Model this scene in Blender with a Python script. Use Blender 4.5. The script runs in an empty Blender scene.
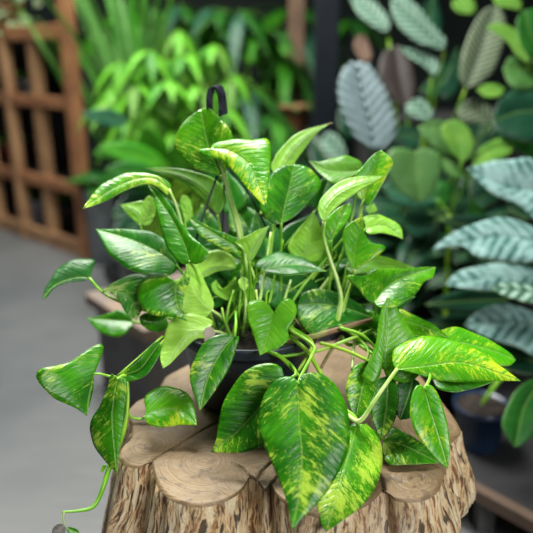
import bpy, bmesh, math, random
from mathutils import Vector, noise
random.seed(7)
R = math.radians
SC = bpy.context.scene
COL = SC.collection

# ---------------------------------------------------------------- camera, light, exposure
CAM = Vector((0, 0, .85)); PITCH = R(18); FP = 640.0
FWD = Vector((0, math.cos(PITCH), -math.sin(PITCH)))
UPV = Vector((0, math.sin(PITCH), math.cos(PITCH)))
cd = bpy.data.cameras.new('camera'); cam = bpy.data.objects.new('camera', cd); COL.objects.link(cam)
cam.location = CAM; cam.rotation_euler = (R(72), 0, 0)
cd.sensor_width = 36; cd.lens = FP / 533 * 36; cd.clip_start = .02
cd.dof.use_dof = True; cd.dof.focus_distance = .655; cd.dof.aperture_fstop = 3.1
SC.camera = cam
SC.view_settings.view_transform = 'Standard'; SC.view_settings.look = 'None'
SC.view_settings.gamma = 1; SC.view_settings.use_curve_mapping = False
SC.view_settings.exposure = -.12
wd = bpy.data.worlds.new('daylight'); SC.world = wd; wd.use_nodes = True
bg = wd.node_tree.nodes['Background']; bg.inputs[0].default_value = (.80, .90, 1, 1); bg.inputs[1].default_value = .05
def area(name, loc, aim, sx, sy, power, col):
    d = bpy.data.lights.new(name, 'AREA'); d.shape = 'RECTANGLE'; d.size = sx; d.size_y = sy
    d.energy = power; d.color = col
    o = bpy.data.objects.new(name, d); COL.objects.link(o); o.location = loc
    o.rotation_euler = (Vector(aim) - Vector(loc)).to_track_quat('-Z', 'Y').to_euler()
    return o
area('skylight', (-.25, 1.45, 2.2), (0, .72, .6), .55, .5, 76, (1, 1, .93))
wl = area('shop_window', (.95, -1.0, 1.7), (-.2, .75, .42), 1.0, .8, 6.5, (1, .99, .96)); wl.data.spread = R(60)
area('skylight_over_plants', (-.75, 2.35, 2.3), (-.7, 2.5, .6), 1.4, .7, 58, (1, 1, .93))

# ---------------------------------------------------------------- helpers
def P(x, y, d):
    return CAM + d * ((x - 266.5) / FP * Vector((1, 0, 0)) + (266.5 - y) / FP * UPV + FWD)
def onz(x, y, z):
    v = P(x, y, 1) - CAM
    return CAM + v * ((z - CAM.z) / v.z)
WORLD = {}
def tag(o, label=None, cat=None, group=None, kind=None):
    if label: o['label'] = label
    if cat: o['category'] = cat
    if group: o['group'] = group
    if kind: o['kind'] = kind
    return o
def thing(name, loc, label, cat, group=None):
    o = bpy.data.objects.new(name, None); COL.objects.link(o); o.location = loc
    o.empty_display_size = .05; WORLD[o.name] = Vector(loc)
    return tag(o, label, cat, group)
def obj(name, vs, fs, mats, parent=None, org=None, smooth=True, mi=None):
    pw = WORLD[parent.name] if parent else Vector((0, 0, 0))
    org = Vector(org) if org is not None else (pw if parent else Vector((0, 0, 0)))
    me = bpy.data.meshes.new(name)
    me.from_pydata([Vector(v) - org for v in vs], [], fs); me.update()
    for m in (mats if isinstance(mats, (list, tuple)) else [mats]): me.materials.append(m)
    if smooth:
        for p in me.polygons: p.use_smooth = True
    if mi:
        for p, k in zip(me.polygons, mi): p.material_index = k
    o = bpy.data.objects.new(name, me); COL.objects.link(o)
    o.location = org - pw
    if parent: o.parent = parent
    WORLD[o.name] = org
    return o
def bevel(o, w=.002, seg=2):
    m = o.modifiers.new('bevel', 'BEVEL'); m.width = w; m.segments = seg; m.limit_method = 'ANGLE'
    return o
def crom(pts, n):
    """n+1 points evenly spaced by arc length on a smooth curve through pts"""
    pts = [Vector(p) for p in pts]
    ext = [pts[0] * 2 - pts[1]] + pts + [pts[-1] * 2 - pts[-2]]
    dense = []
    for i in range(1, len(ext) - 2):
        p0, p1, p2, p3 = ext[i-1:i+3]
        for k in range(8):
            t = k / 8
            dense.append(.5 * ((2*p1) + (p2-p0)*t + (2*p0-5*p1+4*p2-p3)*t*t + (3*p1-p0-3*p2+p3)*t**3))
    dense.append(pts[-1])
    acc = [0]
    for a, b in zip(dense, dense[1:]): acc.append(acc[-1] + (b-a).length)
    out = []; j = 0
    for k in range(n+1):
        s = acc[-1] * k / n
        while j < len(acc) - 2 and acc[j+1] < s: j += 1
        seg = acc[j+1] - acc[j]
        out.append(dense[j].lerp(dense[j+1], (s-acc[j])/seg if seg > 1e-9 else 0))
    return out
def tube_geo(pts, rads, seg=8, n=None):
    n = n or max(6, 5 * (len(pts) - 1))
    c = crom(pts, n); vs = []; fs = []
    if not isinstance(rads, (list, tuple)): rads = [rads, rads]
    nrm = None
    for i, p in enumerate(c):
        t = (c[min(i+1, n)] - c[max(i-1, 0)]).normalized()
        if nrm is None:
            nrm = t.cross(Vector((.3, .9, .2))).normalized()
        nrm = (nrm - t * nrm.dot(t)).normalized(); b = t.cross(nrm)
        f = i / n * (len(rads) - 1); k = min(int(f), len(rads) - 2)
        r = rads[k] + (rads[k+1] - rads[k]) * (f - k)
        for a in range(seg):
            an = 2 * math.pi * a / seg
            vs.append(p + (nrm * math.cos(an) + b * math.sin(an)) * r)
    for i in range(n):
        for a in range(seg):
            a2 = (a + 1) % seg
            fs.append((i*seg+a, i*seg+a2, (i+1)*seg+a2, (i+1)*seg+a))
    fs.append(tuple(range(seg))[::-1]); fs.append(tuple(n*seg+a for a in range(seg)))
    return vs, fs
def join(geos):
    V = []; F = []
    for v, f in geos:
        k = len(V); V += v; F += [tuple(i + k for i in q) for q in f]
    return V, F
def beam_geo(p0, p1, w, h, side=None):
    p0, p1 = Vector(p0), Vector(p1); t = (p1 - p0).normalized()
    s = Vector(side).normalized() if side is not None else (t.cross(Vector((0, 0, 1))) if abs(t.z) < .9 else Vector((1, 0, 0)))
    s = (s - t * s.dot(t)).normalized(); u = t.cross(s)
    vs = [p + s * a * w / 2 + u * b * h / 2 for p in (p0, p1) for a, b in ((-1, -1), (1, -1), (1, 1), (-1, 1))]
    return vs, [(3, 2, 1, 0), (4, 5, 6, 7), (0, 1, 5, 4), (1, 2, 6, 5), (2, 3, 7, 6), (3, 0, 4, 7)]
def lathe_geo(c, prof, seg=48, wob=0):
    vs = []; fs = []; n = len(prof)
    for r, z in prof:
        for a in range(seg):
            an = 2 * math.pi * a / seg
            vs.append(Vector(c) + Vector((r * math.cos(an), r * math.sin(an), z)))
    for i in range(n - 1):
        for a in range(seg):
            a2 = (a + 1) % seg
            fs.append((i*seg+a, i*seg+a2, (i+1)*seg+a2, (i+1)*seg+a))
    fs.append(tuple(range(seg))[::-1]); fs.append(tuple((n-1)*seg+a for a in range(seg)))
    return vs, fs

# ---------------------------------------------------------------- node materials
class N:
    def __init__(s, name):
        s.m = bpy.data.materials.new(name); s.m.use_nodes = True; s.t = s.m.node_tree
        s.bsdf = s.t.nodes['Principled BSDF']; s.out = s.t.nodes['Material Output']
    def n(s, kind, **kw):
        x = s.t.nodes.new(kind)
        for k, v in kw.items(): setattr(x, k, v)
        return x
    def put(s, sock, v):
        if hasattr(v, 'is_linked'): s.t.links.new(v, sock)
        elif isinstance(v, tuple) and len(v) == 3 and sock.type == 'RGBA': sock.default_value = (*v, 1)
        else: sock.default_value = v
    def math(s, op, a, b=0.0, c=None, clamp=False):
        x = s.n('ShaderNodeMath', operation=op, use_clamp=clamp); s.put(x.inputs[0], a); s.put(x.inputs[1], b)
        if c is not None: s.put(x.inputs[2], c)
        return x.outputs[0]
    def mix(s, f, a, b):
        x = s.n('ShaderNodeMix', data_type='RGBA'); s.put(x.inputs[0], f); s.put(x.inputs[6], a); s.put(x.inputs[7], b)
        return x.outputs[2]
    def noise(s, vec, scale, detail=3, rough=.5):
        x = s.n('ShaderNodeTexNoise'); s.put(x.inputs['Vector'], vec)
        x.inputs['Scale'].default_value = scale; x.inputs['Detail'].default_value = detail; x.inputs['Roughness'].default_value = rough
        return x.outputs['Fac']
    def comb(s, a, b, c=0.0):
        x = s.n('ShaderNodeCombineXYZ'); s.put(x.inputs[0], a); s.put(x.inputs[1], b); s.put(x.inputs[2], c); return x.outputs[0]
    def sep(s, v):
        x = s.n('ShaderNodeSeparateXYZ'); s.put(x.inputs[0], v); return x.outputs
    def step(s, v, lo, hi):
        x = s.n('ShaderNodeMapRange', interpolation_type='SMOOTHSTEP'); s.put(x.inputs[0], v)
        x.inputs[1].default_value = lo; x.inputs[2].default_value = hi; return x.outputs[0]
    def bump(s, h, dist=.001, strength=1.0):
        x = s.n('ShaderNodeBump'); x.inputs['Strength'].default_value = strength; x.inputs['Distance'].default_value = dist
        s.put(x.inputs['Height'], h); s.put(s.bsdf.inputs['Normal'], x.outputs[0]); return x.outputs[0]
    def coord(s, which='Object'):
        return s.n('ShaderNodeTexCoord').outputs[which]
    def scale(s, v, xyz):
        x = s.n('ShaderNodeVectorMath', operation='MULTIPLY'); s.put(x.inputs[0], v); x.inputs[1].default_value = xyz; return x.outputs[0]
    def set(s, **kw):
        for k, v in kw.items(): s.put(s.bsdf.inputs[k.replace('_', ' ')], v)
        return s.m

def plain(name, col, rough=.6, col2=None, sc=12, bump=.0, metallic=0.0, spec=.5, amount=(.4, .65)):
    k = N(name); c = k.coord(); f = k.noise(c, sc, 4)
    if col2 is None: col2 = tuple(x * .75 for x in col)
    if bump: k.bump(k.noise(c, sc * 3, 4), bump)
    k.set(Base_Color=k.mix(k.step(f, *amount), col, col2), Roughness=rough, Metallic=metallic)
    k.bsdf.inputs['Specular IOR Level'].default_value = spec
    return k.m

def leaf_mat(name, c1, c2, fleck, amt=.3, rough=.28, trans=.25, tcol=None, stripes=None, vein=.07, streak=7.5, spec=.5, mid=(.35, .6, .12), bump=.0007, speck=.5, midf=.35):
    """variegated leaf: u runs along the blade, v across, in decimetres. stripes=(colour, edge margin) paints the bands between side veins"""
    k = N(name); uv = k.n('ShaderNodeUVMap').outputs[0]; u, v, _ = k.sep(uv)
    rnd = k.math('MULTIPLY', k.n('ShaderNodeObjectInfo').outputs['Random'], 40.0)
    av = k.math('ABSOLUTE', v); w = k.math('SUBTRACT', u, k.math('MULTIPLY', av, .75))
    tone = k.math('ADD', k.math('MULTIPLY', k.noise(k.comb(u, v, rnd), 2.5, 2), .6), k.math('MULTIPLY', k.noise(k.comb(k.math('MULTIPLY', w, 2.2), v, rnd), 8, 4), .4))
    col = k.mix(k.step(tone, .35, .68), c1, c2)
    wv = k.math('ADD', w, k.math('MULTIPLY', k.noise(k.comb(u, v, rnd), 5, 2), .06))
    vs_ = k.math('ABSOLUTE', k.math('SINE', k.math('MULTIPLY', wv, math.pi / vein)))
    if stripes:
        sm = k.step(k.math('ADD', vs_, k.math('MULTIPLY', k.noise(k.comb(w, v, rnd), 14, 3), .6)), .88, 1.10)
        col = k.mix(k.math('MULTIPLY', sm, k.step(av, .0, .05)), col, stripes)
    if amt:
        big = k.noise(k.comb(u, v, k.math('ADD', rnd, 7.0)), 2.6, 2)
        sn = k.noise(k.comb(k.math('MULTIPLY', w, 2.4), k.math('MULTIPLY', v, .8), rnd), streak, 5, .68)
        val = k.math('ADD', sn, k.math('MULTIPLY', k.math('SUBTRACT', big, .5), .7))
        f1 = k.step(val, .73 - amt * .45, .84 - amt * .45)
        col = k.mix(k.math('MULTIPLY', f1, .85), col, fleck)
        fn = k.noise(k.comb(k.math('MULTIPLY', w, 2.4), v, k.math('ADD', rnd, 3.0)), streak * 4.2, 3, .6)
        f2 = k.step(k.math('ADD', fn, k.math('MULTIPLY', k.math('SUBTRACT', big, .5), .5)), .72 - amt * .3, .76 - amt * .3)
        col = k.mix(k.math('MULTIPLY', f2, speck), col, tuple(min(1, x * 1.15) for x in fleck))
    mf = k.step(av, .016, .006)
    col = k.mix(k.math('MULTIPLY', mf, midf), col, mid)
    h = k.math('ADD', k.math('MULTIPLY', k.math('POWER', vs_, .5), .22), k.math('MULTIPLY', k.noise(k.comb(k.math('MULTIPLY', w, 1.6), v, rnd), 9, 3), 1.3))
    h = k.math('SUBTRACT', h, k.math('MULTIPLY', mf, .7))
    nr = k.bump(h, bump)
    k.set(Base_Color=col, Roughness=rough); k.bsdf.inputs['Specular IOR Level'].default_value = spec
    if trans:
        tr = k.n('ShaderNodeBsdfTranslucent'); mx = k.n('ShaderNodeMixShader'); mx.inputs[0].default_value = trans
        hs = k.n('ShaderNodeMix', data_type='RGBA', blend_type='MULTIPLY'); hs.inputs[0].default_value = 0
        k.put(tr.inputs[0], k.mix(.55, col, tcol or (.30, .62, .03)))
        k.put(tr.inputs[1], nr)
        k.t.links.new(k.bsdf.outputs[0], mx.inputs[1]); k.t.links.new(tr.outputs[0], mx.inputs[2]); k.t.links.new(mx.outputs[0], k.out.inputs[0])
    return k.m

YEL = (.46, .68, .06)
M = {}
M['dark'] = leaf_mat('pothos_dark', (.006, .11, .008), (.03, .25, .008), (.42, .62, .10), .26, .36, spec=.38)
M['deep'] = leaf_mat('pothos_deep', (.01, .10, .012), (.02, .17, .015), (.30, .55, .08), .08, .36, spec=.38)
M['mid'] = leaf_mat('pothos_mid', (.010, .13, .003), (.065, .36, .004), YEL, .38, .33, spec=.42)
M['flat'] = leaf_mat('pothos_plain', (.016, .17, .003), (.085, .39, .004), YEL, .12, .31, trans=.35, spec=.45)
M['var'] = leaf_mat('pothos_variegated', (.02, .18, .003), (.11, .45, .004), YEL, .42, .27, speck=.8)
M['bright'] = leaf_mat('pothos_bright', (.05, .38, .005), (.18, .58, .008), (.62, .78, .03), .40, .3, trans=.35, speck=.8)
M['light'] = leaf_mat('pothos_light', (.09, .38, .01), (.17, .52, .02), YEL, .16, .3, trans=.3)
M['marble'] = leaf_mat('pothos_marbled', (.02, .20, .015), (.05, .30, .02), (.50, .66, .20), .50, .3)
M['under'] = leaf_mat('pothos_underside', (.20, .50, .03), (.30, .64, .04), (.4, .62, .12), .05, .42, trans=.22, mid=(.35, .62, .16), bump=.0008)
M['pale'] = leaf_mat('pothos_pale_underside', (.34, .68, .07), (.46, .80, .12), (.5, .7, .2), .04, .38, trans=.22, mid=(.5, .75, .3), bump=.0008)
M['olive'] = leaf_mat('pothos_olive', (.08, .28, .008), (.16, .42, .01), (.35, .5, .08), .12, .4, trans=.3)
M['rim'] = plain('leaf_margin', (.35, .58, .10), .45, (.22, .5, .06))
M['stalk'] = plain('green_stalk', (.30, .62, .05), .38, (.16, .46, .02), 40)
M['stalkpale'] = plain('pale_stalk', (.62, .82, .28), .35, (.38, .66, .10), 40)
M['vine'] = plain('green_vine', (.16, .45, .015), .38, (.36, .60, .04), 30)
M['brownstem'] = plain('brown_stem', (.22, .13, .07), .7, (.28, .30, .08), 50, .0005)

def fix(pts, D, gx, gy, x0, y0, mid=None, f=0):
    out = []
    for p in pts:
        x, y = p[0], p[1]; e = p[2] if len(p) > 2 else 0
        dd = gx * (x - x0) + gy * (y - y0) + e
        if mid and f:
            dm = 1e9
            for (a, b) in zip(mid, mid[1:]):
                ax, ay, bx, by = a[0], a[1], b[0], b[1]
                L2 = (bx-ax)**2 + (by-ay)**2 or 1
                t = max(0, min(1, ((x-ax)*(bx-ax) + (y-ay)*(by-ay)) / L2))
                dm = min(dm, math.hypot(x - ax - t*(bx-ax), y - ay - t*(by-ay)))
            dd -= f * dm
        out.append(P(x, y, D + dd * D / FP))
    return out
def blade(parent, Mp, Ap, Bp, top, under, face, nt=22, ns=7, bulge=.10, name='leaf', thick=.0007, rimm=None, up=None):
    """a leaf from its midrib and two margins (3D points). face: +1 the upper side looks at the camera, -1 the under side; up: the direction the upper side looks"""
    m_ = crom(Mp, nt); a_ = crom([Mp[0]] + Ap + [Mp[-1]], nt); b_ = crom([Mp[0]] + Bp + [Mp[-1]], nt)
    nrm = Vector((0, 0, 0))
    for i in range(1, nt): nrm += (a_[i] - m_[i]).cross(m_[i+1] - m_[i-1]) - (b_[i] - m_[i]).cross(m_[i+1] - m_[i-1])
    nrm.normalize()
    want = Vector(up) if up is not None else (CAM - m_[nt//2]) * face
    flip = nrm.dot(want) < 0
    if flip: nrm = -nrm
    ax = (m_[-1] - m_[0]); L = ax.length; ax.normalize()
    vs = []; uvs = []; row = {}
    off = random.random() * 3
    for i in range(nt + 1):
        tt = i / nt
        for j in range(-ns, ns + 1):
            if i in (0, nt) and j != 0: row[i, j] = row.get((i, 0)); continue
            s = abs(j) / ns; E = a_[i] if j < 0 else b_[i]; h = (E - m_[i])
            p = m_[i] + h * s + nrm * (math.sin(math.pi * s) * h.length * bulge)
            if s > .5: p += nrm * (h.length * .05 * (s - .5) * math.sin(i * 1.1 + (2 if j < 0 else 0) + off))
            row[i, j] = len(vs); vs.append(p)
            uvs.append(((p - m_[0]).dot(ax) * 10, (1 if j > 0 else -1) * s * h.length * 10))
    for i in (0, nt):
        k = row[i, 0]
        for j in range(-ns, ns + 1): row[i, j] = k
    # poles (the j = 0 vertex at i = 0 exists already)
    fs = []
    for i in range(nt):
        for j in range(-ns, ns):
            q = [row[i, j], row[i, j+1], row[i+1, j+1], row[i+1, j]]
            q2 = [x for n, x in enumerate(q) if x not in q[:n]]
            if len(q2) > 2: fs.append(tuple(q2))
    # orientation: make the face normals follow nrm
    tot = 0
    for f in fs[:: max(1, len(fs)//60)]:
        a, b, c = vs[f[0]], vs[f[1]], vs[f[2]]; tot += (b - a).cross(c - a).dot(nrm)
    if tot < 0: fs = [f[::-1] for f in fs]
    o = obj(name, vs, fs, [top, under, rimm or M['rim']], parent, org=m_[0])
    uvl = o.data.uv_layers.new(name='leaf')
    for lp in o.data.loops: uvl.data[lp.index].uv = uvs[lp.vertex_index]
    if thick:
        sd = o.modifiers.new('thickness', 'SOLIDIFY'); sd.thickness = thick; sd.offset = -1
        sd.material_offset = 1; sd.material_offset_rim = 2
    return o
def leaf(parent, D, mid, A, B, top='mid', under='under', back=False, gx=0, gy=None, fA=None, fB=None, pet=None, pr=.0019, pm='stalk', nt=22, ns=7, bulge=None, label=None, thick=.0007, pname='leaf_stalk', name='leaf'):
    if gy is None: gy = -.4 if back else -.7
    if fA is None: fA = -.2 if back else .22
    if fB is None: fB = -.2 if back else .22
    pts = list(mid) + list(A) + list(B)
    x0 = sum(p[0] for p in pts) / len(pts); y0 = sum(p[1] for p in pts) / len(pts)
    Mp = fix(mid, D, gx, gy, x0, y0)
    Ap = fix(A, D, gx, gy, x0, y0, mid, fA); Bp = fix(B, D, gx, gy, x0, y0, mid, fB)
    if bulge is None: bulge = .055
    o = blade(parent, Mp, Ap, Bp, M[top] if isinstance(top, str) else top, M[under] if isinstance(under, str) else under, -1 if back else 1, nt, ns, bulge, thick=thick, name=name)
    if label: o['label'] = label
    base = Mp[0]; d = (Mp[0] - Mp[1]).normalized()
    if pet is not None:
        if pet == 'soil':
            a = random.uniform(0, 6.28); r = random.uniform(.01, .05)
            end = POTC + Vector((r * math.cos(a), r * math.sin(a), -.02))
            tgt = [base, base.lerp(end, .3) + Vector((0, 0, .012)) + d * .012, base.lerp(end, .7) + Vector((0, 0, .01)), end]
        else:
            tgt = [base] + [q if isinstance(q, Vector) else P(q[0], q[1], (q[2] if len(q) > 2 else D)) for q in pet]
        n2 = (CAM - base).normalized()
        v, f = tube_geo([base + (Mp[1] - Mp[0]) * .06] + tgt[1:], [pr * .9, pr * .85, pr, pr * 1.25], 8)
        obj(pname, v, f, M[pm], o)
    return o
def heart(cx, cy, L, ang, wr=.75):
    """pixel outline of a heart-shaped leaf: centre, length, direction of the tip (degrees, 0 = right, 90 = down)"""
    c, s = math.cos(R(ang)), math.sin(R(ang))
    def T(a, b): return (cx + (a - .5) * L * c - b * L * s, cy + (a - .5) * L * s + b * L * c)
    mid = [T(0, 0), T(.3, .01), T(.65, -.01), T(1, 0)]
    side = [(-.08, .14), (-.02, .34), (.2, .47), (.45, .42), (.7, .24), (.87, .09)]
    return mid, [T(a, -b * wr) for a, b in side], [T(a, b * wr) for a, b in side]
def free_leaf(parent, base, dr, up, L, W, top, under, shape='oval', droop=.2, nt=10, ns=3, thick=.0008, fold=.15, name='leaf'):
    """a leaf in space: base point, direction, upper side; droop bends the tip down"""
    dr = Vector(dr).normalized(); up = Vector(up); side = dr.cross(up).normalized(); up = side.cross(dr).normalized()
    def mp(t): return base + dr * (L * t) + Vector((0, 0, -1)) * (droop * L * t * t)
    prof = {'oval': [(.05, .45), (.25, .9), (.5, 1), (.75, .66), (.9, .3)],
            'blade': [(.02, .6), (.25, .95), (.5, 1), (.75, .75), (.92, .3)],
            'lance': [(.1, .5), (.35, .95), (.6, .85), (.85, .35)],
            'obov': [(.1, .35), (.35, .7), (.65, 1), (.85, .85), (.96, .4)],
            'heart': [(-.08, .45), (.0, .85), (.2, 1), (.5, .85), (.75, .45), (.9, .18)]}[shape]
    A = [mp(max(t, 0)) + dr * min(t, 0) * L + side * (W/2 * w) + up * (W/2 * w * fold) for t, w in prof]
    B = [mp(max(t, 0)) + dr * min(t, 0) * L - side * (W/2 * w) + up * (W/2 * w * fold) for t, w in prof]
    return blade(parent, [mp(t) for t in (0, .33, .66, 1)], A, B, top, under, 1, nt, ns, .05, thick=thick, up=up, name=name)

# ---------------------------------------------------------------- setting
k = N('concrete_floor'); c = k.coord()
f1 = k.noise(c, 1.6, 4); f2 = k.noise(k.scale(c, (3, 30, 1)), 2.2, 4)
colr = k.mix(k.step(f1, .35, .7), (.16, .165, .17), (.10, .11, .118))
colr = k.mix(k.math('MULTIPLY', k.step(f2, .5, .7), .35), colr, (.19, .185, .18))
k.bump(k.noise(c, 60, 3), .0006)
MFLOOR = k.set(Base_Color=colr, Roughness=k.math('ADD', k.math('MULTIPLY', f2, .25), .28))
def slab(name, lo, hi, m):
    x0, y0, z0 = lo; x1, y1, z1 = hi
    vs = [(x, y, z) for z in (z0, z1) for x, y in ((x0, y0), (x1, y0), (x1, y1), (x0, y1))]
    o = obj(name, vs, [(3, 2, 1, 0), (4, 5, 6, 7), (0, 1, 5, 4), (1, 2, 6, 5), (2, 3, 7, 6), (3, 0, 4, 7)], m, smooth=False)
    return tag(o, kind='structure')
slab('floor', (-3.4, -1.5, -.1), (2.6, 4.9, 0), MFLOOR)
MWALL = plain('dark_wall', (.012, .022, .02), .9, (.02, .03, .026), 3)
slab('wall_back', (-3.4, 4.7, 0), (2.6, 4.9, 2.9), MWALL)
slab('wall_right', (2.4, -1.5, 0), (2.6, 4.7, 2.9), MWALL)

# ---------------------------------------------------------------- tree stump stool
TOPZ = .45
OUT = [(118,456),(121,447),(130,438),(131,424),(127,411),(138,400),(158,391),(164,378),(176,370),(205,358),(245,350),(300,344),(350,340),(385,348),(412,366),(428,383),(442,400),(455,417),(461,431),(450,442),(445,449),(447,462),(443,478),(437,491),(425,498),(411,500),(396,498),(384,489),(375,497),(362,506),(343,514),(322,516),(304,511),(289,503),(277,494),(271,483),(265,489),(257,480),(250,476),(243,487),(226,499),(200,505),(176,500),(160,488),(153,470),(150,461),(139,466),(126,464)]
op = [onz(x, y, TOPZ) for x, y in OUT]
CEN = Vector((.0, .665, TOPZ))
NA = 600; NR = 90
ring = crom(op + [op[0]], NA)[:-1]
LOBES = [onz(x, y, TOPZ) for x, y in ((150,445),(203,462),(330,470),(413,480),(440,425),(300,385),(262,474),(215,400),(370,385))]
CRACKS = [[(150,461),(168,449),(190,437),(205,428),(230,415)], [(257,480),(262,470),(273,460),(285,450)], [(271,484),(278,476),(292,462)], [(384,489),(380,476),(372,466),(360,455)],
          [(388,474),(396,479),(404,482),(412,476),(424,474),(420,484),(410,487)], [(250,476),(243,468),(232,462)], [(440,447),(425,440),(405,436),(385,430)], [(131,424),(150,424),(175,420)]]
CR = [[onz(x, y, TOPZ) for x, y in c] for c in CRACKS]
CW = [.0012, .0013, .0013, .0018, .0007, .0007, .001, .0012]
def crack(p):
    v = 0
    for c, w in zip(CR, CW):
        d = 1e9
        for a, b in zip(c, c[1:]):
            ab = b - a; t = max(0, min(1, (p - a).dot(ab) / ab.length_squared)); d = min(d, (p - a - ab * t).length)
        v = max(v, math.exp(-(d / (w * (.7 + .6 * abs(noise.noise(p * 90))))) ** 2) * (.8 if w < .0009 else 1))
    return v
vs = [CEN]; fs = []; tone = [0]
rads = [ (i / NR) ** .8 for i in range(1, NR + 1)]
crk = [0]
for i in range(NR):
    for a in range(NA):
        p = CEN.lerp(ring[a], rads[i])
        edge = max(0, (rads[i] - .982) / .018)
        cr = crack(p)
        q = p + Vector((0, 0, -.006 * cr - .003 * edge ** 2 + .0008 * noise.noise(p * 60)))
        vs.append(q); crk.append(cr)
for a in range(NA):
    fs.append((0, 1 + a, 1 + (a + 1) % NA))
for i in range(NR - 1):
    for a in range(NA):
        a2 = (a + 1) % NA
        fs.append((1+i*NA+a, 1+(i+1)*NA+a, 1+(i+1)*NA+a2, 1+i*NA+a2))
k = N('cut_wood'); at = k.n('ShaderNodeAttribute', attribute_name='ring').outputs['Fac']; ck = k.n('ShaderNodeAttribute', attribute_name='crack').outputs['Fac']
c = k.coord(); d = k.math('ADD', at, k.math('MULTIPLY', k.noise(c, 18, 3), .014))
rg = k.math('SINE', k.math('MULTIPLY', d, 2300.0))
rg2 = k.noise(k.comb(k.math('MULTIPLY', d, 1.0), .0, .0), 430, 3)
colr = k.mix(k.step(k.noise(c, 14, 4), .3, .7), (.33, .23, .115), (.18, .12, .058))
colr = k.mix(k.math('MULTIPLY', k.step(rg2, .42, .62), .55), colr, (.13, .075, .036))
colr = k.mix(k.math('MULTIPLY', k.step(rg, .0, 1.0), .25), colr, (.13, .075, .04))
colr = k.mix(k.math('MULTIPLY', k.step(k.noise(c, 95, 3), .60, .66), .5), colr, (.07, .045, .03))
colr = k.mix(ck, colr, (.035, .022, .014))
k.bump(k.math('ADD', k.math('MULTIPLY', rg2, .6), k.noise(c, 160, 2)), .0009)
MCUT = k.set(Base_Color=colr, Roughness=.55)
k = N('bark'); c = k.coord('Object')
ang = k.n('ShaderNodeAttribute', attribute_name='around').outputs['Fac']; hz = k.sep(c)[2]
warp = k.math('MULTIPLY', k.noise(c, 9, 3), .05)
vec = k.comb(k.math('ADD', ang, warp), k.math('MULTIPLY', hz, .2), 0.0)
s1 = k.noise(vec, 150, 5, .7); s2 = k.noise(vec, 230, 4, .65); s3 = k.noise(c, 8, 3)
colr = k.mix(k.step(s1, .40, .52), (.17, .075, .03), (.86, .62, .34))
colr = k.mix(k.math('MULTIPLY', k.step(s2, .52, .62), .75), colr, (.38, .15, .045))
colr = k.mix(k.math('MULTIPLY', k.step(k.noise(vec, 105, 4), .51, .57), .9), colr, (.92, .76, .50))
colr = k.mix(k.math('MULTIPLY', k.step(k.noise(vec, 150, 5), .57, .62), .9), colr, (.04, .022, .015))
colr = k.mix(k.math('MULTIPLY', k.step(s3, .5, .68), .35), colr, (.30, .24, .22))
k.bump(k.math('ADD', s1, k.math('MULTIPLY', s2, .5)), .006)
MBARK = k.set(Base_Color=colr, Roughness=.62)
stump = thing('tree_stump_stool', (CEN.x, CEN.y, 0), 'lobed tree stump with cracked sawn top and streaked peeled bark carrying the variegated pothos', 'stump stool')
o = obj('sawn_top', vs, fs, MCUT, stump)
at = o.data.attributes.new('ring', 'FLOAT', 'POINT'); ca = o.data.attributes.new('crack', 'FLOAT', 'POINT')
for i, v in enumerate(vs):
    at.data[i].value = min(((v - l) * (1.0 if n else 1.1)).length for n, l in enumerate(LOBES)); ca.data[i].value = crk[i]
# bark: down the outline, flaring to the floor, the right-hand root ends short and tucks under
vs = []; fs = []; NZ = 44; arc = [0]
for a in range(NA): arc.append(arc[-1] + (ring[(a+1) % NA] - ring[a]).length)
aro = []
def smooth(a, b, x):
    t = max(0, min(1, (x - a) / (b - a))); return t * t * (3 - 2 * t)
for i in range(NZ + 1):
    h = (i / NZ) ** 1.25 * TOPZ
    for a in range(NA):
        p = ring[a]; r = p - CEN; r.z = 0; L = r.length; n_ = r / L
        ang_ = math.degrees(math.atan2(n_.y, n_.x))
        right = smooth(-50, -22, ang_) * (1 - smooth(60, 90, ang_))
        flare = L * ((.45 + .5 * smooth(-.2, .6, -n_.x)) * h + .05 * smooth(0, .1, h)) * (1 - right)
        if right > 0:
            g = .10 * smooth(0, .085, h) - .55 * smooth(.088, .15, h)
            flare += right * L * g
        # soften the lobes further down
        lob = 0
        bmp = .0045 * noise.noise(Vector((arc[a] * 70, h * 7, 0))) + .0022 * noise.noise(Vector((arc[a] * 190, h * 14, 3)))
        bmp *= min(1, h / .006)
        lipr = -.0015 if i == 0 else 0
        vs.append(Vector((CEN.x, CEN.y, 0)) + n_ * (L * (1) + flare + bmp + lipr + .001) + Vector((0, 0, TOPZ - .003 - h)))
        aro.append(arc[a])
for i in range(NZ):
    for a in range(NA):
        a2 = (a + 1) % NA
        fs.append((i*NA+a, (i+1)*NA+a, (i+1)*NA+a2, i*NA+a2))
o = obj('bark', vs, fs, MBARK, stump)
at = o.data.attributes.new('around', 'FLOAT', 'POINT')
for i, x in enumerate(aro): at.data[i].value = x

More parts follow.
